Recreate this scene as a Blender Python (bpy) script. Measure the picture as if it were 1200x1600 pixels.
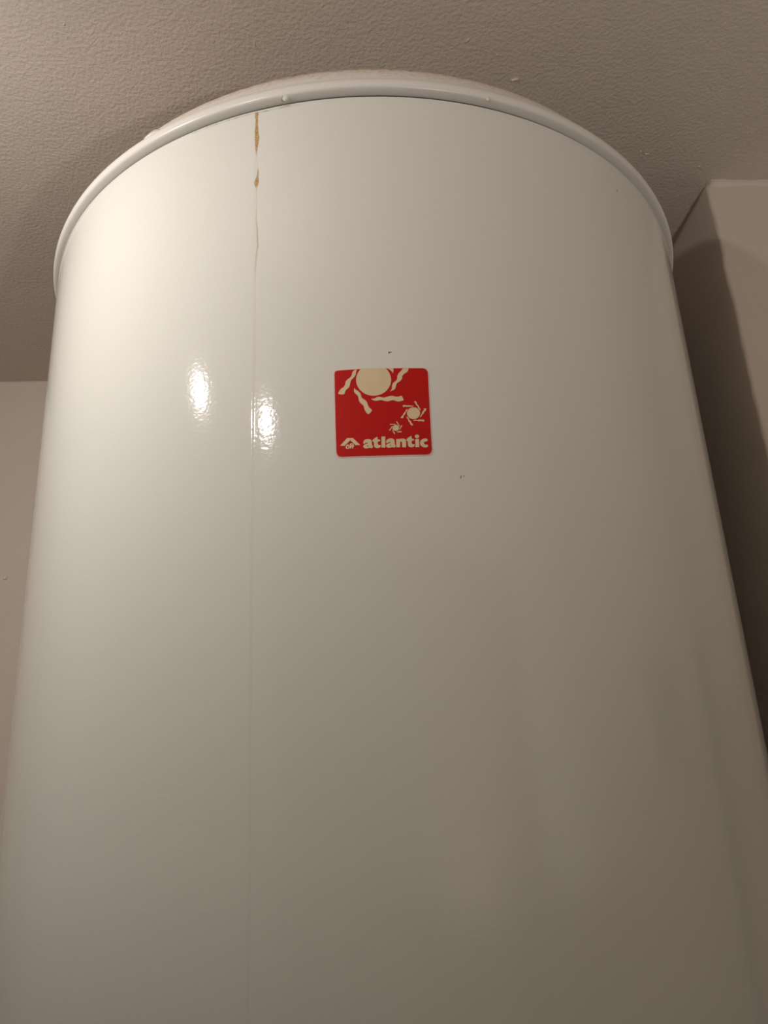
import bpy, bmesh, math, random
from mathutils import Vector, Matrix, noise

random.seed(4)
for o in list(bpy.data.objects):
    bpy.data.objects.remove(o)
S = bpy.context.scene
COL = S.collection

# ------------------------------------------------------------------ camera
CEIL = 2.35                       # ceiling height
CAMZ = CEIL - 0.5862              # phone held up at about eye height
cam_d = bpy.data.cameras.new('camera')
cam = bpy.data.objects.new('camera', cam_d)
COL.objects.link(cam)
cam_d.sensor_fit = 'VERTICAL'
cam_d.sensor_height = 32.0
cam_d.lens = 32.0 * 1371.77 / 1600.0
cam_d.clip_start = 0.01
yaw, pitch, roll = 0.0633, 0.3697, -0.0496
fw = Vector((math.sin(yaw) * math.cos(pitch), math.cos(yaw) * math.cos(pitch), math.sin(pitch)))
rt0 = Vector((math.cos(yaw), -math.sin(yaw), 0))
up0 = rt0.cross(fw)
rt = rt0 * math.cos(roll) + up0 * math.sin(roll)
up = up0 * math.cos(roll) - rt0 * math.sin(roll)
M = Matrix((rt, up, -fw)).transposed().to_4x4()
M.translation = Vector((0, 0, CAMZ))
cam.matrix_world = M
S.camera = cam

# ------------------------------------------------------------------ world, exposure
w = bpy.data.worlds.new('world')
S.world = w
w.use_nodes = True
w.node_tree.nodes['Background'].inputs[0].default_value = (0.02, 0.018, 0.016, 1)
w.node_tree.nodes['Background'].inputs[1].default_value = 0.2
S.view_settings.view_transform = 'Standard'
S.view_settings.look = 'None'
S.view_settings.exposure = 0.0
S.view_settings.gamma = 1.0
S.view_settings.use_curve_mapping = False
LAMP_POWER = 8.6                  # watts of each of the two spot lamps
LAMP_COLOR = (1.0, 0.942, 0.875)

# measured layout (metres)
AX, AY, R = 0.0365, 0.6855, 0.265         # heater axis and jacket radius
RIM = CAMZ + 0.4462                        # top edge of the jacket
WALL_Y, COR_X, COR_Y = 1.013, 0.3686, 0.6579

ART = {'letter': [([(-18.89, -242.22), (-18.14, -241.28), (-16.93, -240.97), (-15.66, -241.04), (-14.74, -241.6), (-14.45, -242.65), (-14.46, -244.53), (-14.01, -245.21), (-13.99, -246.06), (-14.52, -246.44), (-15.36, -246.36), (-15.86, -246.11), (-16.64, -246.39), (-17.74, -246.51), (-18.67, -246.18), (-19.15, -245.4), (-19.03, -244.69), (-18.42, -244.22), (-17.56, -243.89), (-16.78, -243.66), (-16.55, -243.25), (-16.93, -243.05), (-17.79, -243.32), (-18.83, -243.92), (-18.98, -243.15)], [(-17.09, -245.05), (-16.74, -244.64), (-16.37, -244.9), (-16.6, -245.45), (-16.97, -245.43)], 1), ([(-14.25, -242.0), (-13.36, -241.01), (-11.95, -240.13), (-11.26, -239.78), (-11.28, -241.57), (-10.65, -241.47), (-9.98, -241.82), (-10.02, -242.63), (-11.3, -242.71), (-11.37, -244.3), (-10.97, -244.79), (-9.78, -244.94), (-9.72, -245.41), (-10.18, -246.23), (-11.21, -246.6), (-12.23, -246.51), (-13.14, -246.0), (-13.39, -245.15), (-13.35, -242.8), (-14.1, -242.57)], None, 1), ([(-9.21, -239.87), (-7.2, -239.95), (-7.39, -246.44), (-9.47, -246.36)], None, 0), ([(-6.77, -242.42), (-6.01, -241.47), (-4.8, -241.13), (-3.52, -241.17), (-2.61, -241.71), (-2.32, -242.75), (-2.35, -244.64), (-1.91, -245.31), (-1.9, -246.15), (-2.43, -246.55), (-3.28, -246.49), (-3.78, -246.25), (-4.56, -246.54), (-5.67, -246.69), (-6.59, -246.37), (-7.06, -245.61), (-6.94, -244.9), (-6.32, -244.41), (-5.46, -244.07), (-4.68, -243.81), (-4.44, -243.4), (-4.82, -243.2), (-5.68, -243.49), (-6.73, -244.12), (-6.87, -243.36)], [(-5.0, -245.21), (-4.64, -244.79), (-4.28, -245.05), (-4.51, -245.6), (-4.88, -245.59)], 1), ([(-1.44, -241.55), (0.35, -241.6), (1.3, -241.43), (2.84, -241.46), (3.57, -242.13), (3.71, -243.27), (3.55, -246.56), (1.54, -246.52), (1.54, -243.98), (1.37, -243.22), (0.95, -243.12), (0.59, -243.39), (0.38, -246.49), (-1.61, -246.44)], None, 0), ([(3.79, -242.14), (4.7, -241.11), (6.13, -240.19), (6.84, -239.81), (6.79, -241.61), (7.43, -241.49), (8.1, -241.82), (8.05, -242.63), (6.75, -242.75), (6.66, -244.35), (7.06, -244.83), (8.25, -244.93), (8.31, -245.4), (7.83, -246.24), (6.78, -246.65), (5.76, -246.59), (4.85, -246.11), (4.61, -245.26), (4.69, -242.91), (3.93, -242.71)], None, 1), ([(8.74, -241.73), (10.8, -241.74), (10.62, -246.59), (8.5, -246.57)], None, 0), ([(15.34, -241.65), (15.25, -243.07), (14.24, -243.2), (13.44, -243.54), (13.14, -244.2), (13.44, -244.86), (14.29, -245.15), (15.32, -245.14), (15.4, -245.99), (14.97, -246.59), (13.66, -246.9), (12.31, -246.46), (11.34, -245.52), (11.08, -244.2), (11.42, -242.88), (12.43, -241.84), (13.84, -241.42)], None, 1)], 'letter_dot': [([(10.94, -240.22), (10.83, -240.64), (10.55, -241.0), (10.16, -241.24), (9.71, -241.32), (9.26, -241.23), (8.9, -240.99), (8.67, -240.63), (8.6, -240.21), (8.72, -239.79), (8.99, -239.44), (9.39, -239.2), (9.84, -239.12), (10.28, -239.2), (10.65, -239.44), (10.88, -239.8)], None, 0)], 'roof_mark': [([(-31.37, -243.92), (-27.54, -239.75), (-24.29, -239.98), (-20.64, -244.31), (-23.24, -244.2), (-25.76, -241.2), (-25.93, -241.19), (-28.93, -244.2)], None, 0)], 'drop_mark': [([(-27.25, -243.23), (-26.76, -243.96), (-26.34, -244.99), (-26.53, -245.85), (-27.34, -246.23), (-28.24, -245.79), (-28.53, -244.95), (-28.13, -244.11)], [(-27.28, -244.17), (-26.79, -245.08), (-27.15, -245.71), (-27.71, -245.39), (-27.75, -244.83)], 1)], 'house_mark': [([(-26.33, -244.12), (-26.05, -243.26), (-25.25, -242.94), (-24.46, -243.24), (-23.98, -244.15), (-23.89, -244.79), (-24.41, -245.13), (-24.38, -246.0), (-25.06, -245.96), (-25.08, -244.83), (-25.36, -244.69), (-25.46, -245.93), (-26.25, -245.87)], [(-25.96, -244.02), (-25.61, -243.67), (-24.81, -243.66), (-24.6, -243.99), (-25.29, -244.13)], 0)], 'sun_disc': [([(-4.96, -198.48), (-4.14, -199.51), (-3.46, -200.65), (-2.94, -201.87), (-2.59, -203.15), (-2.4, -204.48), (-2.4, -205.82), (-2.57, -207.15), (-2.91, -208.44), (-3.41, -209.68), (-4.07, -210.84), (-4.88, -211.89), (-5.81, -212.83), (-6.85, -213.62), (-7.98, -214.26), (-9.18, -214.74), (-10.43, -215.04), (-11.71, -215.16), (-13.0, -215.1), (-14.26, -214.86), (-15.48, -214.44), (-16.64, -213.86), (-17.71, -213.11), (-18.68, -212.23), (-19.53, -211.21), (-20.24, -210.09), (-20.81, -208.87), (-21.21, -207.6), (-21.44, -206.27), (-21.49, -204.94), (-21.38, -203.6), (-21.08, -202.3), (-20.62, -201.06), (-20.0, -199.89), (-19.23, -198.82), (-18.33, -197.87)], None, 0), ([(12.27, -226.32), (12.14, -227.11), (11.83, -227.86), (11.36, -228.54), (10.77, -229.1), (10.07, -229.52), (9.31, -229.78), (8.51, -229.86), (7.73, -229.77), (7.0, -229.5), (6.36, -229.07), (5.83, -228.5), (5.45, -227.83), (5.23, -227.07), (5.18, -226.28), (5.32, -225.49), (5.62, -224.74), (6.08, -224.07), (6.67, -223.51), (7.37, -223.09), (8.14, -222.83), (8.93, -222.74), (9.72, -222.83), (10.46, -223.1), (11.1, -223.53), (11.63, -224.09), (12.02, -224.77), (12.23, -225.52)], None, 0), ([(0.45, -235.04), (0.34, -235.6), (0.05, -236.11), (-0.37, -236.5), (-0.88, -236.75), (-1.44, -236.82), (-1.99, -236.72), (-2.48, -236.44), (-2.86, -236.03), (-3.09, -235.52), (-3.15, -234.95), (-3.03, -234.39), (-2.75, -233.89), (-2.33, -233.49), (-1.82, -233.25), (-1.25, -233.17), (-0.7, -233.28), (-0.21, -233.55), (0.17, -233.96), (0.39, -234.48)], None, 0)], 'sun_ray': [([(-20.77, -198.36), (-21.32, -199.75), (-21.55, -201.44), (-22.43, -203.08), (-24.1, -204.52), (-24.64, -205.9), (-24.95, -207.85), (-25.62, -209.34), (-27.27, -210.62), (-27.81, -211.98), (-28.22, -213.48), (-31.68, -212.91), (-31.14, -211.42), (-30.23, -209.96), (-28.2, -208.58), (-27.54, -207.23), (-27.37, -205.83), (-26.46, -204.35), (-24.55, -203.08), (-23.75, -201.71), (-23.5, -200.17), (-22.66, -198.94), (-21.64, -198.36)], None, 1), ([(-22.65, -209.56), (-21.95, -210.87), (-20.38, -211.95), (-19.33, -213.55), (-19.03, -215.38), (-18.57, -216.38), (-16.9, -217.59), (-15.98, -219.16), (-15.56, -221.12), (-14.88, -222.4), (-13.42, -223.85), (-14.38, -225.17), (-15.65, -226.47), (-16.93, -224.9), (-17.6, -223.21), (-17.9, -221.27), (-18.47, -220.27), (-19.66, -219.23), (-20.47, -217.65), (-20.63, -215.42), (-21.2, -214.13), (-22.52, -212.93), (-22.97, -211.64)], None, 1), ([(-14.05, -216.82), (-12.22, -217.0), (-10.7, -216.09), (-9.21, -215.88), (-6.79, -216.66), (-5.29, -216.16), (-3.54, -215.66), (-2.06, -215.61), (-0.36, -216.21), (1.12, -216.19), (3.01, -215.52), (3.31, -216.78), (3.96, -218.51), (2.22, -218.85), (1.21, -219.24), (-0.25, -218.88), (-1.69, -218.21), (-2.93, -218.31), (-4.93, -218.95), (-6.87, -218.47), (-8.56, -217.85), (-10.68, -218.37), (-12.27, -218.19)], None, 1), ([(7.68, -198.64), (7.38, -199.61), (6.68, -200.9), (4.6, -202.31), (3.91, -203.43), (3.7, -204.99), (2.62, -206.53), (0.69, -207.77), (0.13, -209.17), (-0.2, -210.71), (-1.0, -211.81), (-3.4, -212.79), (-2.35, -211.5), (-2.13, -209.68), (-1.81, -208.28), (-1.02, -207.31), (0.4, -206.21), (0.96, -205.09), (1.18, -203.11), (1.88, -201.7), (3.6, -199.87), (4.55, -198.63)], None, 0), ([(-4.2, -198.46), (-0.91, -198.54), (-0.74, -199.23), (-1.16, -201.64), (-1.79, -200.35), (-2.98, -199.18)], None, 0), ([(3.04, -221.44), (4.29, -221.31), (5.57, -221.65), (6.5, -221.48), (7.39, -221.78), (9.23, -221.72), (8.15, -222.3), (7.23, -222.37), (6.19, -222.33), (5.4, -222.47), (4.63, -222.27), (3.31, -222.54)], None, 0), ([(9.29, -219.59), (10.05, -218.86), (10.79, -219.74), (10.92, -220.77), (11.72, -221.65), (11.92, -222.67), (12.7, -223.84), (12.56, -224.71), (11.97, -223.99), (11.31, -222.96), (11.17, -222.09), (10.18, -221.06), (10.11, -220.18)], None, 0), ([(14.63, -223.39), (15.87, -223.53), (15.46, -224.84), (14.49, -225.58), (14.23, -226.6), (13.28, -227.26), (12.82, -228.35), (12.13, -228.93), (12.39, -227.77), (13.18, -226.75), (13.45, -225.59), (14.36, -224.56)], None, 0), ([(8.05, -230.72), (9.64, -230.16), (10.53, -230.52), (11.86, -230.12), (13.15, -230.3), (14.07, -230.15), (14.33, -231.24), (13.48, -231.31), (12.19, -231.03), (11.14, -231.24), (10.12, -230.88), (8.81, -231.02)], None, 0), ([(4.81, -228.31), (5.19, -228.46), (6.04, -229.48), (6.24, -230.49), (7.05, -231.22), (7.3, -232.38), (8.1, -233.1), (7.35, -233.89), (6.62, -232.94), (6.3, -231.79), (5.68, -231.21), (5.5, -229.91), (4.89, -229.18)], None, 0), ([(5.72, -223.67), (5.26, -224.83), (4.56, -225.84), (4.18, -226.85), (3.28, -227.85), (2.94, -229.29), (1.59, -229.12), (1.96, -228.26), (2.91, -227.41), (3.36, -226.25), (4.33, -225.25), (4.78, -224.09)], None, 0), ([(-4.35, -232.5), (-1.31, -232.68), (-1.32, -232.99), (-4.37, -233.04)], None, 0), ([(-0.96, -231.35), (-0.39, -231.18), (0.94, -234.16), (0.77, -234.34), (-0.64, -232.07)], None, 0), ([(1.61, -233.64), (2.33, -233.65), (0.75, -236.21), (0.53, -235.94)], None, 0), ([(-1.06, -237.23), (0.23, -236.95), (1.79, -237.03), (1.64, -237.65), (-0.45, -237.69)], None, 0), ([(-3.4, -236.1), (-2.94, -236.38), (-1.79, -238.28), (-2.15, -238.93), (-2.98, -237.18)], None, 0), ([(-3.2, -233.61), (-3.06, -234.06), (-4.38, -236.51), (-5.02, -236.4)], None, 0)], 'sticker': [([(-33.77, -199.82), (-33.45, -198.44), (-32.36, -197.78), (-30.95, -197.74), (-19.99, -197.69), (-5.91, -197.96), (8.23, -198.04), (16.07, -197.98), (17.64, -198.52), (18.5, -200.12), (18.59, -202.14), (18.19, -220.03), (17.82, -239.35), (17.76, -248.42), (17.23, -250.11), (16.13, -251.13), (14.4, -251.43), (-8.39, -251.57), (-31.06, -250.96), (-32.75, -250.53), (-33.8, -249.02), (-33.95, -247.14), (-33.98, -229.69)], None, 0)]}
STREAK = [(-78.79, -2.96, 1.3, 0.9), (-78.75, -8.44, 0.87, 0.9), (-78.72, -13.39, 0.87, 0.9), (-78.85, -18.26, 1.15, 1), (-78.41, -23.26, 1.44, 1), (-78.62, -28.04, 1.15, 0.95), (-78.75, -32.82, 0.72, 0.9), (-78.81, -36.63, 0.36, 0.6), (-78.39, -39.61, 0.29, 0.3), (-77.71, -47.37, 0.36, 0.35), (-77.68, -51.13, 0.58, 0.8), (-78.06, -54.77, 0.87, 0.8), (-78.43, -58.39, 1.44, 1), (-78.72, -61.08, 1.08, 0.9), (-78.63, -63.88, 0.5, 0.5), (-78.35, -70.37, 0.29, 0.35), (-78.44, -79.42, 0.36, 0.45), (-78.63, -86.55, 0.43, 0.5), (-78.05, -92.92, 0.5, 0.6), (-77.68, -101.8, 0.58, 0.65), (-77.5, -106.21, 0.58, 0.6), (-78.44, -114.63, 0.58, 0.5), (-78.91, -123.06, 0.58, 0.45), (-79.03, -127.27, 0.43, 0.35), (-78.98, -140.65, 0.4, 0.25), (-78.85, -158.13, 0.4, 0.25), (-78.67, -183.55, 0.4, 0.25), (-78.49, -208.06, 0.4, 0.25)]

# ------------------------------------------------------------------ helpers
def obj(name, bm, mat=None, parent=None, smooth=True):
    me = bpy.data.meshes.new(name)
    bm.normal_update()
    bm.to_mesh(me)
    bm.free()
    if smooth:
        for p in me.polygons:
            p.use_smooth = True
    o = bpy.data.objects.new(name, me)
    COL.objects.link(o)
    if mat:
        me.materials.append(mat)
    if parent:
        o.parent = parent
    return o

def struct(o):
    o['kind'] = 'structure'
    return o

def tag(o, label, cat, group=None):
    o['label'] = label
    o['category'] = cat
    if group:
        o['group'] = group
    return o

def empty(name, loc):
    o = bpy.data.objects.new(name, None)
    COL.objects.link(o)
    o.location = loc
    return o

def box(bm, a, b, bev=0.0):
    r = bmesh.ops.create_cube(bm, size=1.0)
    for v in r['verts']:
        v.co = Vector([a[i] + (v.co[i] + 0.5) * (b[i] - a[i]) for i in range(3)])
    if bev:
        es = list({e for v in r['verts'] for e in v.link_edges})
        bmesh.ops.bevel(bm, geom=es, offset=bev, segments=2, affect='EDGES', profile=0.5)

def lathe(bm, prof, n=48, cx=0.0, cy=0.0, cap=False):
    rings = []
    for r, z in prof:
        if r < 1e-6:
            rings.append([bm.verts.new((cx, cy, z))])
        else:
            rings.append([bm.verts.new((cx + r * math.sin(2 * math.pi * k / n), cy - r * math.cos(2 * math.pi * k / n), z)) for k in range(n)])
    for a, b in zip(rings, rings[1:]):
        for k in range(n):
            k2 = (k + 1) % n
            if len(a) == 1:
                bm.faces.new((a[0], b[k2], b[k]))
            elif len(b) == 1:
                bm.faces.new((a[k], a[k2], b[0]))
            else:
                bm.faces.new((a[k], a[k2], b[k2], b[k]))
    if cap:
        for rg, rev in ((rings[0], True), (rings[-1], False)):
            if len(rg) > 2:
                bm.faces.new(rg[::-1] if rev else rg)

def on_jacket(s, z, off):
    """s: mm along the jacket from its front, z: mm from the jacket's top edge, off: m above it (heater's own axes)"""
    a = s / 265.0
    r = R + off
    return Vector((r * math.sin(a), -r * math.cos(a), z / 1000.0))

def nodes(name):
    m = bpy.data.materials.new(name)
    m.use_nodes = True
    nt = m.node_tree
    return m, nt, nt.nodes['Principled BSDF']

def N(nt, t, **kw):
    n = nt.nodes.new(t)
    for k, v in kw.items():
        if k in n.inputs:
            n.inputs[k].default_value = v
        else:
            setattr(n, k, v)
    return n

def ramp(nt, src, stops):
    r = nt.nodes.new('ShaderNodeValToRGB')
    el = r.color_ramp.elements
    while len(el) < len(stops):
        el.new(0.5)
    for e, (p, c) in zip(el, stops):
        e.position = p
        e.color = c if len(c) == 4 else (*c, 1)
    nt.links.new(src, r.inputs[0])
    return r

# ------------------------------------------------------------------ materials
def plaster(name, col, bump_d, scale, rough=0.55, mottling=0.04):
    m, nt, b = nodes(name)
    tc = N(nt, 'ShaderNodeTexCoord')
    n1 = N(nt, 'ShaderNodeTexNoise', Scale=scale, Detail=3.0, Roughness=0.5)
    n2 = N(nt, 'ShaderNodeTexNoise', Scale=7.0, Detail=3.0)
    n3 = N(nt, 'ShaderNodeTexNoise', Scale=scale * 0.22, Detail=2.0)
    for n in (n1, n2, n3):
        nt.links.new(tc.outputs['Object'], n.inputs['Vector'])
    lo = tuple(c * (1 - mottling) for c in col)
    hi = tuple(min(1, c * (1 + mottling)) for c in col)
    rp = ramp(nt, n2.outputs[0], [(0.3, lo), (0.7, hi)])
    nt.links.new(rp.outputs[0], b.inputs['Base Color'])
    b.inputs['Roughness'].default_value = rough
    mx = N(nt, 'ShaderNodeMath', operation='MULTIPLY_ADD')
    mx.inputs[1].default_value = 0.5
    nt.links.new(n3.outputs[0], mx.inputs[0])
    nt.links.new(n1.outputs[0], mx.inputs[2])
    bp = N(nt, 'ShaderNodeBump', Strength=1.0, Distance=bump_d)
    nt.links.new(mx.outputs[0], bp.inputs['Height'])
    nt.links.new(bp.outputs[0], b.inputs['Normal'])
    return m

M_CEIL = plaster('ceiling_paint', (0.70, 0.62, 0.545), 0.0009, 320.0, 0.6)
M_WALL = plaster('wall_paint', (0.78, 0.68, 0.60), 0.0004, 160.0, 0.6)
M_WHITEWALL = plaster('white_wall_paint', (0.82, 0.80, 0.77), 0.0004, 160.0, 0.6)
M_CAULK = plaster('joint_filler', (0.80, 0.71, 0.63), 0.0005, 120.0, 0.5)
M_TAUPE = plaster('taupe_wall_paint', (0.46, 0.40, 0.35), 0.0004, 160.0, 0.6)
M_FLOOR = plaster('floor_tile', (0.30, 0.24, 0.19), 0.0002, 60.0, 0.4)

def enamel(name, col, rough, peel, peel_scale, dust=False):
    m, nt, b = nodes(name)
    tc = N(nt, 'ShaderNodeTexCoord')
    n1 = N(nt, 'ShaderNodeTexNoise', Scale=peel_scale, Detail=1.0, Roughness=0.4)
    nt.links.new(tc.outputs['Object'], n1.inputs['Vector'])
    bp = N(nt, 'ShaderNodeBump', Strength=1.0, Distance=peel)
    nt.links.new(n1.outputs[0], bp.inputs['Height'])
    nt.links.new(bp.outputs[0], b.inputs['Normal'])
    b.inputs['Roughness'].default_value = rough
    b.inputs['Base Color'].default_value = (*col, 1)
    if dust:
        sp = N(nt, 'ShaderNodeSeparateXYZ')
        nt.links.new(tc.outputs['Object'], sp.inputs[0])
        mr = N(nt, 'ShaderNodeMapRange')
        mr.inputs[1].default_value, mr.inputs[2].default_value = 0.012, 0.044
        nt.links.new(sp.outputs[2], mr.inputs[0])
        nz = N(nt, 'ShaderNodeTexNoise', Scale=230.0, Detail=4.0, Roughness=0.7)
        nt.links.new(tc.outputs['Object'], nz.inputs['Vector'])
        ad = N(nt, 'ShaderNodeMath', operation='MULTIPLY_ADD')
        ad.inputs[1].default_value = 1.5
        nt.links.new(nz.outputs[0], ad.inputs[0])
        su = N(nt, 'ShaderNodeMath', operation='SUBTRACT')
        su.inputs[1].default_value = 1.05
        nt.links.new(mr.outputs[0], ad.inputs[2])
        nt.links.new(ad.outputs[0], su.inputs[0])
        rp = ramp(nt, su.outputs[0], [(0.0, col), (0.35, (col[0] * .9, col[1] * .8, col[2] * .74)), (0.75, (0.36, 0.25, 0.19))])
        nt.links.new(rp.outputs[0], b.inputs['Base Color'])
        r2 = ramp(nt, su.outputs[0], [(0.0, (rough,) * 3), (0.4, (0.8,) * 3)])
        nt.links.new(r2.outputs[0], b.inputs['Roughness'])
    return m

M_BODY = enamel('white_enamel', (0.78, 0.765, 0.715), 0.075, 0.00005, 480.0)
M_LID = enamel('white_lid_paint', (0.80, 0.765, 0.725), 0.28, 0.00002, 420.0, dust=True)

def flat(name, col, rough=0.4, metal=0.0):
    m, nt, b = nodes(name)
    tc = N(nt, 'ShaderNodeTexCoord')
    n1 = N(nt, 'ShaderNodeTexNoise', Scale=90.0, Detail=2.0)
    nt.links.new(tc.outputs['Object'], n1.inputs['Vector'])
    rp = ramp(nt, n1.outputs[0], [(0.3, tuple(c * .95 for c in col)), (0.7, col)])
    nt.links.new(rp.outputs[0], b.inputs['Base Color'])
    b.inputs['Roughness'].default_value = rough
    b.inputs['Metallic'].default_value = metal
    return m

M_RED = flat('red_vinyl', (0.56, 0.004, 0.002), 0.5)
M_RED.node_tree.nodes['Principled BSDF'].inputs['Specular IOR Level'].default_value = 0.25
M_CREAM = flat('cream_print', (0.80, 0.63, 0.40), 0.45)
M_EDGE = flat('sticker_backing', (0.82, 0.62, 0.56), 0.5)
M_SPECK = flat('dark_speck', (0.10, 0.075, 0.05), 0.7)
M_METAL = flat('grey_metal', (0.45, 0.44, 0.42), 0.4, 0.8)
M_DARK = flat('dark_plastic', (0.02, 0.018, 0.016), 0.5)
M_FLECK = flat('white_paint_fleck', (0.92, 0.90, 0.86), 0.6)
M_WHITEP = flat('white_plastic', (0.78, 0.75, 0.70), 0.4)

m, nt, b = nodes('rust_stain')
at = N(nt, 'ShaderNodeVertexColor', layer_name='amount')
tc = N(nt, 'ShaderNodeTexCoord')
nz = N(nt, 'ShaderNodeTexNoise', Scale=900.0, Detail=3.0)
nt.links.new(tc.outputs['Object'], nz.inputs['Vector'])
rp = ramp(nt, nz.outputs[0], [(0.35, (0.42, 0.21, 0.05)), (0.65, (0.66, 0.42, 0.14))])
nt.links.new(rp.outputs[0], b.inputs['Base Color'])
mu = N(nt, 'ShaderNodeMath', operation='MULTIPLY')
ma = N(nt, 'ShaderNodeMapRange')
ma.inputs[1].default_value, ma.inputs[2].default_value = 0.25, 0.6
ma.inputs[3].default_value, ma.inputs[4].default_value = 0.45, 1.0
nt.links.new(nz.outputs[0], ma.inputs[0])
nt.links.new(at.outputs[0], mu.inputs[0])
nt.links.new(ma.outputs[0], mu.inputs[1])
nt.links.new(mu.outputs[0], b.inputs['Alpha'])
b.inputs['Roughness'].default_value = 0.5
M_RUST = m

m, nt, b = nodes('lit_bulb')
b.inputs['Base Color'].default_value = (0.9, 0.9, 0.88, 1)
b.inputs['Emission Color'].default_value = (*LAMP_COLOR, 1)
b.inputs['Emission Strength'].default_value = 12.0
M_BULB = m

# ------------------------------------------------------------------ the room
XL, XR, YF = -0.85, 0.98, -0.85
bm = bmesh.new(); box(bm, (XL - .1, YF - .1, -.1), (XR + .1, WALL_Y + .1, 0))
struct(obj('floor', bm, M_FLOOR, smooth=False))
bm = bmesh.new(); box(bm, (XL - .1, YF - .1, CEIL), (XR + .1, WALL_Y + .1, CEIL + .1))
ceiling = struct(obj('ceiling', bm, M_CEIL, smooth=False))
bm = bmesh.new(); box(bm, (XL - .1, WALL_Y, 0), (XR + .1, WALL_Y + .1, CEIL))
wall_back = struct(obj('wall_back', bm, M_WALL, smooth=False))
bm = bmesh.new(); box(bm, (XL - .1, YF, 0), (XL, WALL_Y, CEIL))
struct(obj('wall_left', bm, M_WHITEWALL, smooth=False))
bm = bmesh.new(); box(bm, (XR, YF, 0), (XR + .1, COR_Y, CEIL))
struct(obj('wall_far_right', bm, M_WHITEWALL, smooth=False))
bm = bmesh.new(); box(bm, (XL - .1, YF - .1, 0), (XR + .1, YF, CEIL))
struct(obj('wall_front', bm, M_TAUPE, smooth=False))

# wall that juts out to the right of the heater, its hand-plastered corner slightly uneven
bm = bmesh.new()
levels = [0.0, 0.6, 1.2, 1.5] + [1.5 + 0.004 * k for k in range(1, 212)]
levels = [z for z in levels if z < CEIL - .002] + [CEIL]
rows = []
for z in levels:
    jx = 0.0016 * noise.noise((z * 28.0, 1.3, 0)) + 0.0009 * noise.noise((z * 95.0, 7.7, 0))
    jy = 0.0012 * noise.noise((z * 31.0, 4.3, 2))
    chip = max(0.0, noise.noise((z * 55.0, 0.2, 9.1)) - 0.25) * 0.004
    rad = 0.0035 + chip
    ring = [(COR_X, WALL_Y), (COR_X, COR_Y + .12), (COR_X + jx * .5, COR_Y + .02)]
    for k in range(5):
        a = k / 4 * math.pi / 2
        ring.append((COR_X + jx + rad * (1 - math.cos(a)), COR_Y + jy + rad * (1 - math.sin(a))))
    ring += [(COR_X + .02, COR_Y + jy * .5), (COR_X + .12, COR_Y), (XR + .1, COR_Y), (XR + .1, WALL_Y)]
    rows.append([bm.verts.new((x, y, z)) for x, y in ring])
for a, b2 in zip(rows, rows[1:]):
    for k in range(len(a)):
        k2 = (k + 1) % len(a)
        bm.faces.new((a[k], a[k2], b2[k2], b2[k]))
bm.faces.new(rows[-1]); bm.faces.new(rows[0][::-1])
wall_right = struct(obj('wall_right', bm, M_WALL))
bpy.context.view_layer.update()

# filler fillets where walls meet the ceiling
def fillet(name, p, q, out, rad):
    bm = bmesh.new()
    p, q, out = Vector(p), Vector(q), Vector(out)
    n = 60
    rows = []
    for i in range(n + 1):
        c = p.lerp(q, i / n)
        r = rad * (1 + 0.35 * noise.noise((i * 0.9, p.x * 5, p.y * 7)))
        ring = [c + Vector((0, 0, .002)) - out * .002, c + Vector((0, 0, .002)) + out * r]
        for k in range(5):
            a = k / 4 * math.pi / 2
            ring.append(c + out * r * (1 - math.sin(a)) ** 1.0 + Vector((0, 0, -r * (1 - math.cos(a)))))
        ring.append(c - Vector((0, 0, r)) - out * .002)
        rows.append([bm.verts.new(v) for v in ring])
    for a, b2 in zip(rows, rows[1:]):
        for k in range(len(a)):
            k2 = (k + 1) % len(a)
            bm.faces.new((a[k], b2[k], b2[k2], a[k2]))
    bm.faces.new(rows[0]); bm.faces.new(rows[-1][::-1])
    bmesh.ops.recalc_face_normals(bm, faces=bm.faces)
    return struct(obj(name, bm, M_CAULK))
fillet('trim_1', (XL, WALL_Y, CEIL), (COR_X, WALL_Y, CEIL), (0, -1, 0), 0.0022)
fillet('trim_2', (COR_X + .003, COR_Y, CEIL), (XR, COR_Y, CEIL), (0, -1, 0), 0.0045)

# little plaster lumps left on the ceiling, and a paint fleck on the back wall
def lump(name, parent, c, size, nrm, rot, seed, mat):
    bm = bmesh.new()
    bmesh.ops.create_icosphere(bm, subdivisions=2, radius=1.0)
    for v in bm.verts:
        k = 1 + 0.35 * noise.noise(v.co * 1.7 + Vector((seed, 0, 0)))
        v.co = Vector((v.co.x * size[0] * k, v.co.y * size[1] * k, v.co.z * size[2] * k))
    q = Vector(nrm).to_track_quat('Z', 'Y') @ Matrix.Rotation(rot, 3, 'Z').to_quaternion()
    for v in bm.verts:
        v.co = q @ v.co + Vector(c)
    return obj(name, bm, mat, parent)
Z = CEIL
for i, (x, y, sx, sy, h, a) in enumerate((
        (0.159, 0.537, .0036, .0012, .0016, 0.15), (0.2905, 0.6165, .0009, .0008, .0010, 0.0), (0.297, 0.6195, .0024, .0008, .0011, 0.1),
        (0.3525, 0.636, .0016, .0012, .0009, 0.4), (0.1405, 0.513, .0009, .0006, .0006, 0.0), (0.115, 0.500, .0028, .0007, .0006, 0.9),
        (0.309, 0.462, .0007, .0016, .0007, 0.3), (-0.050, 0.505, .0007, .0026, .0006, 0.2), (-0.150, 0.528, .0008, .0008, .0005, 0.0),
        (-0.190, 0.488, .0010, .0010, .0006, 0.0))):
    lump('plaster_lump', ceiling, (x, y, Z), (sx, sy, h), (0, 0, -1), a, i * 3.1, M_CEIL)
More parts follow.
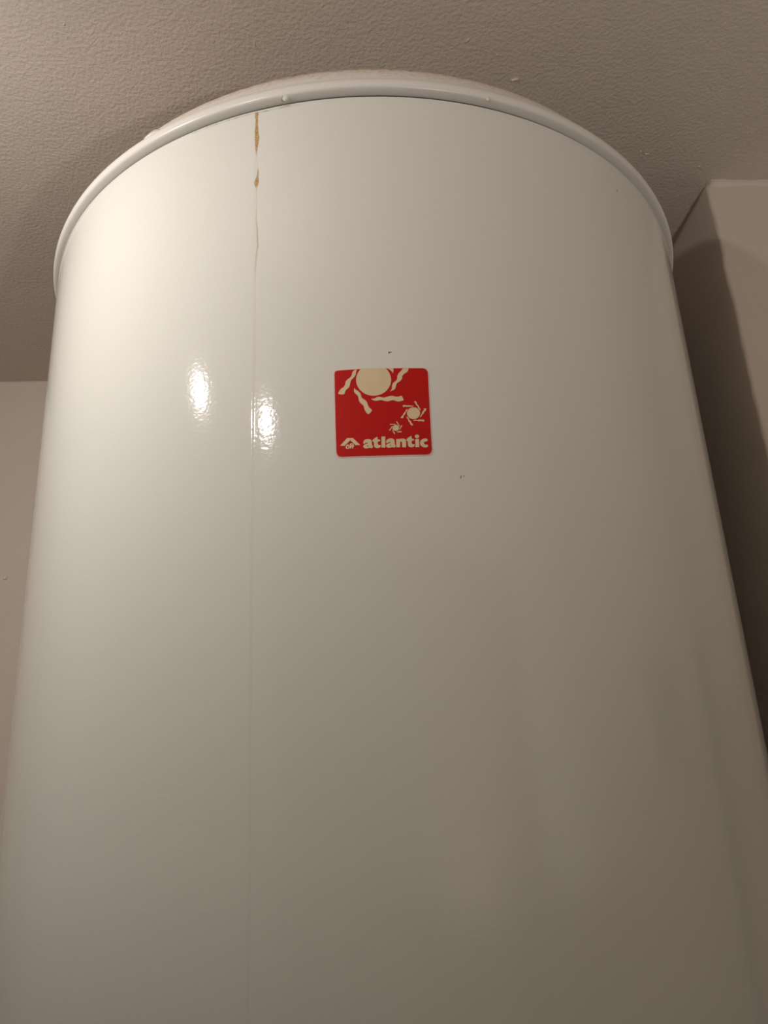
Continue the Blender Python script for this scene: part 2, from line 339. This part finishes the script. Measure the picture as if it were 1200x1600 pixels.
lump('paint_fleck', wall_back, (-0.387, WALL_Y, CAMZ + 0.322), (.0022, .0022, .0026), (0, -1, 0), 0, 5.0, M_FLECK)

# ------------------------------------------------------------------ the water heater
heater = empty('water_heater', (AX, AY, RIM))
tag(heater, 'tall white cylindrical water heater with a red sticker, hung close under the ceiling', 'water heater')
LOW = -1.10
# jacket: one sheet rolled round, its edge lapped at a vertical seam left of the sticker
SEAM = -79.6
def jacket_r(s):
    # left sheet lies over the right one along the seam, then runs back to nothing round the far side
    d = s - SEAM
    if d <= -1.0:
        t = 0.00018
    elif d < 1.2:
        u = (d + 1.0) / 2.2
        t = 0.00018 * (1 - u * u * (3 - 2 * u))
    else:
        t = 0.0
    if d < -1:
        t *= max(0.0, 1 + (d + 1) / 500.0)
    return R + t
circ = math.pi * 265.0
ss = [-circ + 2 * circ * k / 360 for k in range(360)]
ss = [s for s in ss if abs(s - SEAM) > 4.0]
ss += [SEAM + d for d in (-4, -3, -2, -1.5, -1.2, -1.0, -0.8, -0.5, -0.2, 0.1, 0.4, 0.7, 1.0, 1.2, 1.5, 2, 3, 4)]
ss.sort()
bm = bmesh.new()
prof = [(-.0035, LOW), (0, LOW), (0, -.45), (0, -.3), (0, -.15), (0, -.05), (0, -.01), (0, -.0022), (-.0003, -.0013), (-.0012, -.0008), (-.007, -.0006)]
rows = []
for dr, z in prof:
    rows.append([bm.verts.new(((jacket_r(s) + dr) * math.sin(s / 265.0), -(jacket_r(s) + dr) * math.cos(s / 265.0), z)) for s in ss])
n = len(ss)
for a, b2 in zip(rows, rows[1:]):
    for k in range(n):
        k2 = (k + 1) % n
        bm.faces.new((a[k], a[k2], b2[k2], b2[k]))
body = obj('body', bm, M_BODY, heater)

# top lid: rolled rim and domed top
bm = bmesh.new()
prof = [(.2560, .0065), (.2612, .0060), (.2622, .0030), (.2625, .0016), (.2632, .0015), (.2650, .0018), (.2668, .0021), (.2680, .0024), (.2687, .0028),
        (.2692, .0036), (.2695, .0052), (.2694, .0072), (.2687, .0095), (.2675, .0112), (.2658, .0126), (.2638, .0137), (.2620, .0146), (.2606, .0160), (.2598, .0185)]
for k in range(1, 29):
    a = 0.10 + (math.pi / 2 - 0.10) * k / 28
    prof.append((0.26 * math.cos(a), 0.012 + 0.095 * math.sin(a)))
prof[-1] = (0.0, 0.107)
lathe(bm, prof, 288)
lid = obj('lid', bm, M_LID, heater)
# bottom lid, below the frame
bm = bmesh.new()
prof2 = [(0.0, LOW - .05)] + [(0.26 * math.sin(k / 10 * math.pi / 2), LOW - .012 - .038 * math.cos(k / 10 * math.pi / 2)) for k in range(1, 11)] + [(.266, LOW - .012), (.269, LOW - .006), (.266, LOW + .001), (.260, LOW + .002)]
lathe(bm, prof2, 144)
obj('bottom_lid', bm, M_LID, heater)
# steel brackets that hold it to the back wall
for z in (-.22, -.85):
    bm = bmesh.new()
    box(bm, (-.17, .2, z - .03), (.17, WALL_Y - AY + .001, z + .03), .002)
    obj('wall_bracket', bm, M_METAL, heater, smooth=False)

# a flap of paint lifted off the rim at the left
def strip(name, pts, mat, parent, thick=.0003):
    """pts: list of (left, right) points; thin sheet with thickness"""
    bm = bmesh.new()
    top = [(bm.verts.new(a), bm.verts.new(b2)) for a, b2 in pts]
    for (a, b2), (c, d) in zip(top, top[1:]):
        bm.faces.new((a, b2, d, c))
    bmesh.ops.recalc_face_normals(bm, faces=bm.faces)
    bmesh.ops.solidify(bm, geom=list(bm.faces), thickness=thick)
    return obj(name, bm, mat, parent)
def on_lid(az, r, z):
    return Vector((r * math.sin(az), -r * math.cos(az), z))

# ------------------------------------------------------------------ red sticker
def chaikin(p, n):
    for _ in range(n):
        q = []
        for i in range(len(p)):
            a, b2 = p[i], p[(i + 1) % len(p)]
            q += [(a[0] * .75 + b2[0] * .25, a[1] * .75 + b2[1] * .25), (a[0] * .25 + b2[0] * .75, a[1] * .25 + b2[1] * .75)]
        p = q
    return p
def decal(name, outer, hole, mat, parent, z0, z1, slices=0):
    """flat shape in jacket millimetres, bent round the jacket between two offsets"""
    bm = bmesh.new()
    es = []
    for loop in (outer, hole):
        if not loop:
            continue
        vs = [bm.verts.new((x, y, 0)) for x, y in loop]
        es += [bm.edges.new((vs[i], vs[(i + 1) % len(vs)])) for i in range(len(vs))]
    bmesh.ops.triangle_fill(bm, edges=es, use_beauty=True, use_dissolve=False, normal=(0, 0, 1))
    if slices:
        xs = [v.co.x for v in bm.verts]
        for k in range(1, slices):
            x = min(xs) + (max(xs) - min(xs)) * k / slices
            bmesh.ops.bisect_plane(bm, geom=list(bm.verts) + list(bm.edges) + list(bm.faces), plane_co=(x, 0, 0), plane_no=(1, 0, 0))
    for f in bm.faces:
        if f.normal.z < 0:
            f.normal_flip()
    r = bmesh.ops.extrude_face_region(bm, geom=list(bm.faces))
    topv = [g for g in r['geom'] if isinstance(g, bmesh.types.BMVert)]
    ts = set(topv)
    for v in bm.verts:
        v.co = on_jacket(v.co.x, v.co.y, z1 if v in ts else z0)
    bmesh.ops.recalc_face_normals(bm, faces=bm.faces)
    return obj(name, bm, mat, parent, smooth=False)

outline = ART['sticker'][0][0]
cxs = sum(p[0] for p in outline) / len(outline); cys = sum(p[1] for p in outline) / len(outline)
sticker = decal('sticker', outline, None, M_EDGE, heater, -.0001, .00018, 14)
sticker['label'] = 'red rounded sticker with cream suns and the word atlantic'
inner = [(cxs + (x - cxs) * 0.981, cys + (y - cys) * 0.981) for x, y in outline]
decal('red_face', inner, None, M_RED, sticker, .00010, .00026, 14)
for nm, items in ART.items():
    if nm == 'sticker':
        continue
    for o_, h_, sm in items:
        o_ = chaikin(o_, sm) if sm else o_
        h_ = chaikin(h_, 1) if h_ else None
        decal(nm, o_, h_, M_CREAM, sticker, .00020, .00034, 8 if nm == 'sun_disc' else 0)

# ------------------------------------------------------------------ stains and marks on the jacket
def stain(name, rowsx, col_mat, off=.00012, sub=6):
    """rows of (s, z, half width, amount)"""
    bm = bmesh.new()
    lay = bm.loops.layers.color.new('amount')
    am = {}
    pr = []
    dense = []
    for a, b2 in zip(rowsx, rowsx[1:]):
        for k in range(sub):
            t = k / sub
            dense.append([a[i] + (b2[i] - a[i]) * t for i in range(4)])
    dense.append(list(rowsx[-1]))
    for i, (s, z, hw, a) in enumerate(dense):
        s += 0.18 * noise.noise((z * .35, 3.0, 0))
        hw *= 1 + 0.35 * noise.noise((z * .9, 8.0, 0))
        r = []
        for k, kk in ((-1, 0.0), (-.45, 1.0), (.45, 1.0), (1, 0.0)):
            ds = s + k * hw * 1.25
            o2 = off + (jacket_r(ds) - R)
            v = bm.verts.new(on_jacket(ds, z, o2))
            am[v] = a * kk * (0 if i in (len(dense) - 1,) else 1)
            r.append(v)
        pr.append(r)
    for a, b2 in zip(pr, pr[1:]):
        for k in range(3):
            f = bm.faces.new((a[k], b2[k], b2[k + 1], a[k + 1]))
            for l in f.loops:
                c = am[l.vert]
                l[lay] = (c, c, c, 1)
    return obj(name, bm, col_mat, heater)
o = stain('rust_streak', STREAK, M_RUST)
o['label'] = 'thin amber rust streak running down the seam'

def hair(name, pts, mat, hw, amount):
    """a line across the jacket; pts of (s, z)"""
    bm = bmesh.new()
    lay = bm.loops.layers.color.new('amount')
    pr, am = [], {}
    dense = []
    for a, b2 in zip(pts, pts[1:]):
        for k in range(10):
            dense.append((a[0] + (b2[0] - a[0]) * k / 10, a[1] + (b2[1] - a[1]) * k / 10))
    dense.append(pts[-1])
    for i, (s, z) in enumerate(dense):
        z += 0.12 * noise.noise((s * .3, 2.2, 0))
        f = amount * max(0.0, math.sin(math.pi * i / (len(dense) - 1))) ** .5 * (0.6 + 0.5 * noise.noise((s * .2, 9.0, 0)))
        r = []
        for k, kk in ((-1, 0.0), (0, 1.0), (1, 0.0)):
            v = bm.verts.new(on_jacket(s, z + k * hw, .0001 + jacket_r(s) - R))
            am[v] = f * kk
            r.append(v)
        pr.append(r)
    for a, b2 in zip(pr, pr[1:]):
        for k in range(2):
            f = bm.faces.new((a[k], b2[k], b2[k + 1], a[k + 1]))
            for l in f.loops:
                c = am[l.vert]
                l[lay] = (c, c, c, 1)
    bmesh.ops.recalc_face_normals(bm, faces=bm.faces)
    return obj(name, bm, mat, heater)

m, nt, b = nodes('hairline_dirt')
at = N(nt, 'ShaderNodeVertexColor', layer_name='amount')
nt.links.new(at.outputs[0], b.inputs['Alpha'])
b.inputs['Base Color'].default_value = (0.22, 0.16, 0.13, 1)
b.inputs['Roughness'].default_value = 0.6
M_HAIR = m
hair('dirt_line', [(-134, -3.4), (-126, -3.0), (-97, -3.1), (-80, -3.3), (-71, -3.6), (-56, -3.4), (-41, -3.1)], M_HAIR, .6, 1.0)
hair('rust_stain', [(-62.5, -2.6), (-60, -2.6), (-58.2, -2.6), (-55.5, -2.4)], M_RUST, 1.1, 1.0)

def speck(s, z, pts):
    return decal('dirt_speck', [(s + x, z + y) for x, y in pts], None, M_SPECK, heater, -.00005, .00008)
speck(-2.6, -188.3, [(-.3, .9), (-.05, .9), (.1, .3), (1.4, .55), (1.3, .2), (.3, -.15), (-.15, -.9), (-.4, -.2)])
speck(31.8, -263.4, [(-.5, -.7), (-.1, -.2), (.1, .7), (.4, .7), (.3, -.1), (-.2, -.9)])
speck(33.6, -263.0, [(-.15, -.4), (-.15, .4), (.15, .4), (.15, -.4)])
speck(181.0, -24.7, [(-.2, -1.0), (-.35, .2), (.1, .9), (.4, .3), (.3, -.7)])
speck(-159.9, -432.8, [(-.3, -.8), (-.3, .3), (.1, .9), (.35, .1), (.1, -.9)])
speck(-88.6, -128.6, [(-.3, -.2), (0, .3), (.3, .1), (.1, -.3)])

# ------------------------------------------------------------------ drips on the rim, lifted paint
def drip(c, az, rr, length, label):
    bm = bmesh.new()
    bmesh.ops.create_uvsphere(bm, u_segments=16, v_segments=12, radius=1.0)
    for v in bm.verts:
        x, y, z = v.co
        if z > 0:
            k = 1 - 0.55 * (z ** 1.2) if length > 1 else 1 - .1 * z
            v.co = Vector((x * k, y * k, z * length))
        v.co *= rr
        v.co.y *= 0.75
    q = Matrix.Rotation(az, 3, 'Z')
    for v in bm.verts:
        v.co = q @ v.co + c
    o = obj('drip', bm, M_DRIP, lid)
    o['label'] = label
    return o
m, nt, b = nodes('translucent_drip')
b.inputs['Base Color'].default_value = (0.9, 0.86, 0.78, 1)
b.inputs['Transmission Weight'].default_value = 0.2
b.inputs['Roughness'].default_value = 0.12
b.inputs['IOR'].default_value = 1.4
M_DRIP = m
drip(on_lid(-.2215, .2678, .0006), -.2215, .0021, 1.0, 'round translucent drip on the rim above a rust spot')
drip(on_lid(.2678, .2684, .0026), .2678, .0017, 1.9, 'long translucent drip on the right half of the rim')

pts = []
for k in range(6):
    t = k / 5
    az = -.625 + .045 * t
    pts.append((on_lid(az, .2683 - .003 * t, .0108 + .0018 * t), on_lid(az, .2668 - .002 * t, .0122 + .0050 * t * (1.2 - t) * 2 + .001)))
strip('paint_flake', pts, M_LID, lid)
pts = [(on_lid(-.648 + .006 * k, .2672, .0118), on_lid(-.648 + .006 * k, .2655, .0146 + .0006 * math.sin(k))) for k in range(4)]
strip('dark_strip', pts, M_SPECK, lid)  # small dark strip just left of the lifted paint
# dark scrapes on the dome's shoulder
for a0, a1, r, z in ((-.165, -.145, .2335, .0540), (-.345, -.325, .2370, .0500), (.12, .135, .2325, .0550)):
    pts = []
    for k in range(5):
        az = a0 + (a1 - a0) * k / 4
        pts.append((on_lid(az, r + .0004, z), on_lid(az, r - .0001, z + .0006)))
    strip('scrape', pts, M_SPECK, lid, .0002)

# ------------------------------------------------------------------ lamps: two small spots under the ceiling, left of the camera
def lamp(x, y, drop, aim, label, power=1.0, spot=165.0):
    t = empty('spot_lamp', (x, y, CEIL))
    tag(t, label, 'lamp', 'spot lamps under the ceiling')
    c = Vector((0, 0, -drop))
    d = (Vector(aim) - Vector((x, y, CEIL - drop))).normalized()
    q = d.to_track_quat('Z', 'Y')
    bm = bmesh.new(); lathe(bm, [(0, 0), (.026, 0), (.026, -.003), (.022, -.006), (0, -.006)], 32)
    obj('base', bm, M_WHITEP, t)
    bm = bmesh.new(); lathe(bm, [(.005, 0), (.005, -.03)], 16, cap=True)
    for v in bm.verts:
        v.co = Vector((v.co.x, v.co.y, v.co.z * (drop - .004) / .03)) - Vector((d.x, d.y, 0)) * .022
    obj('stem', bm, M_WHITEP, t)
    bm = bmesh.new(); lathe(bm, [(0, -.040), (.009, -.039), (.013, -.030), (.0165, -.012), (.0165, -.006), (.0150, -.006), (.0145, -.010), (0, -.012)], 32)
    for v in bm.verts:
        v.co = q @ v.co + c
    obj('housing', bm, M_METAL, t)
    bm = bmesh.new(); lathe(bm, [(.0142, -.0112), (.0142, -.0102), (.008, -.0095), (0, -.0092)], 32)
    for v in bm.verts:
        v.co = q @ v.co + c
    obj('bulb', bm, M_BULB, t)
    ld = bpy.data.lights.new('bulb_light', 'SPOT')
    ld.energy = LAMP_POWER * power
    ld.color = LAMP_COLOR
    ld.shadow_soft_size = 0.008
    ld.spot_size = math.radians(spot)
    ld.spot_blend = 1.0
    lo = bpy.data.objects.new('bulb_light', ld)
    COL.objects.link(lo)
    lo.parent = t
    lo.location = c + d * .004
    lo.rotation_euler = (-d).to_track_quat('Z', 'Y').to_euler()
lamp(-0.352, 0.270, 0.155, (-0.31, 0.78, CEIL - 0.38), 'small ceiling spot mirrored as the left highlight on the heater', 0.52)
lamp(-0.274, 0.097, 0.155, (0.22, 0.46, CEIL - 0.17), 'small ceiling spot mirrored as the highlight beside the seam', 0.23)

# added fill lamp behind the camera, its bowl throwing light up at the ceiling
def fill_uplighter(x, y, h, power):
    t = empty('fill_lamp', (x, y, 0))
    tag(t, 'added white fill lamp with an upturned bowl, unseen behind the camera', 'lamp')
    bm = bmesh.new(); lathe(bm, [(0, 0), (.13, 0), (.13, .012), (.12, .02), (.02, .03), (0, .03)], 48)
    obj('base', bm, M_WHITEP, t)
    bm = bmesh.new(); lathe(bm, [(.011, .02), (.011, h - .06)], 20, cap=True)
    obj('pole', bm, M_WHITEP, t)
    bm = bmesh.new(); lathe(bm, [(0, h - .07), (.04, h - .062), (.085, h - .035), (.11, h), (.107, h), (.082, h - .032), (.038, h - .058), (0, h - .066)], 48)
    obj('bowl', bm, M_WHITEP, t)
    ld = bpy.data.lights.new('bulb_light', 'SPOT')
    ld.energy = power; ld.color = LAMP_COLOR; ld.shadow_soft_size = .02
    ld.spot_size = math.radians(138); ld.spot_blend = 1.0
    lo = bpy.data.objects.new('bulb_light', ld)
    COL.objects.link(lo)
    lo.parent = t
    lo.location = (0, 0, h - .02)
    lo.rotation_euler = (math.pi, 0, 0)
fill_uplighter(0.46, -0.50, CAMZ - 0.40, LAMP_POWER * 2.9)

# dark door jamb and a small dark box on the far right wall; the heater's glossy side mirrors both
bm = bmesh.new(); box(bm, (XR - .028, .608, 0), (XR + .001, COR_Y - .001, CAMZ + .246), .003)
box(bm, (XR - .018, .598, 0), (XR + .001, .609, CAMZ + .240), .002)
struct(obj('trim_3', bm, M_DARK, smooth=False))
t = empty('wall_box', (XR, .335, CAMZ + .165))
tag(t, 'small dark box on the far right wall, seen only mirrored in the heater', 'box')
bm = bmesh.new(); box(bm, (-.05, -.085, -.07), (.001, .085, .07), .006)
obj('case', bm, M_DARK, t, smooth=False)
bm = bmesh.new(); box(bm, (-.056, -.078, -.063), (-.049, .078, .063), .003)
obj('cover', bm, M_DARK, t, smooth=False)
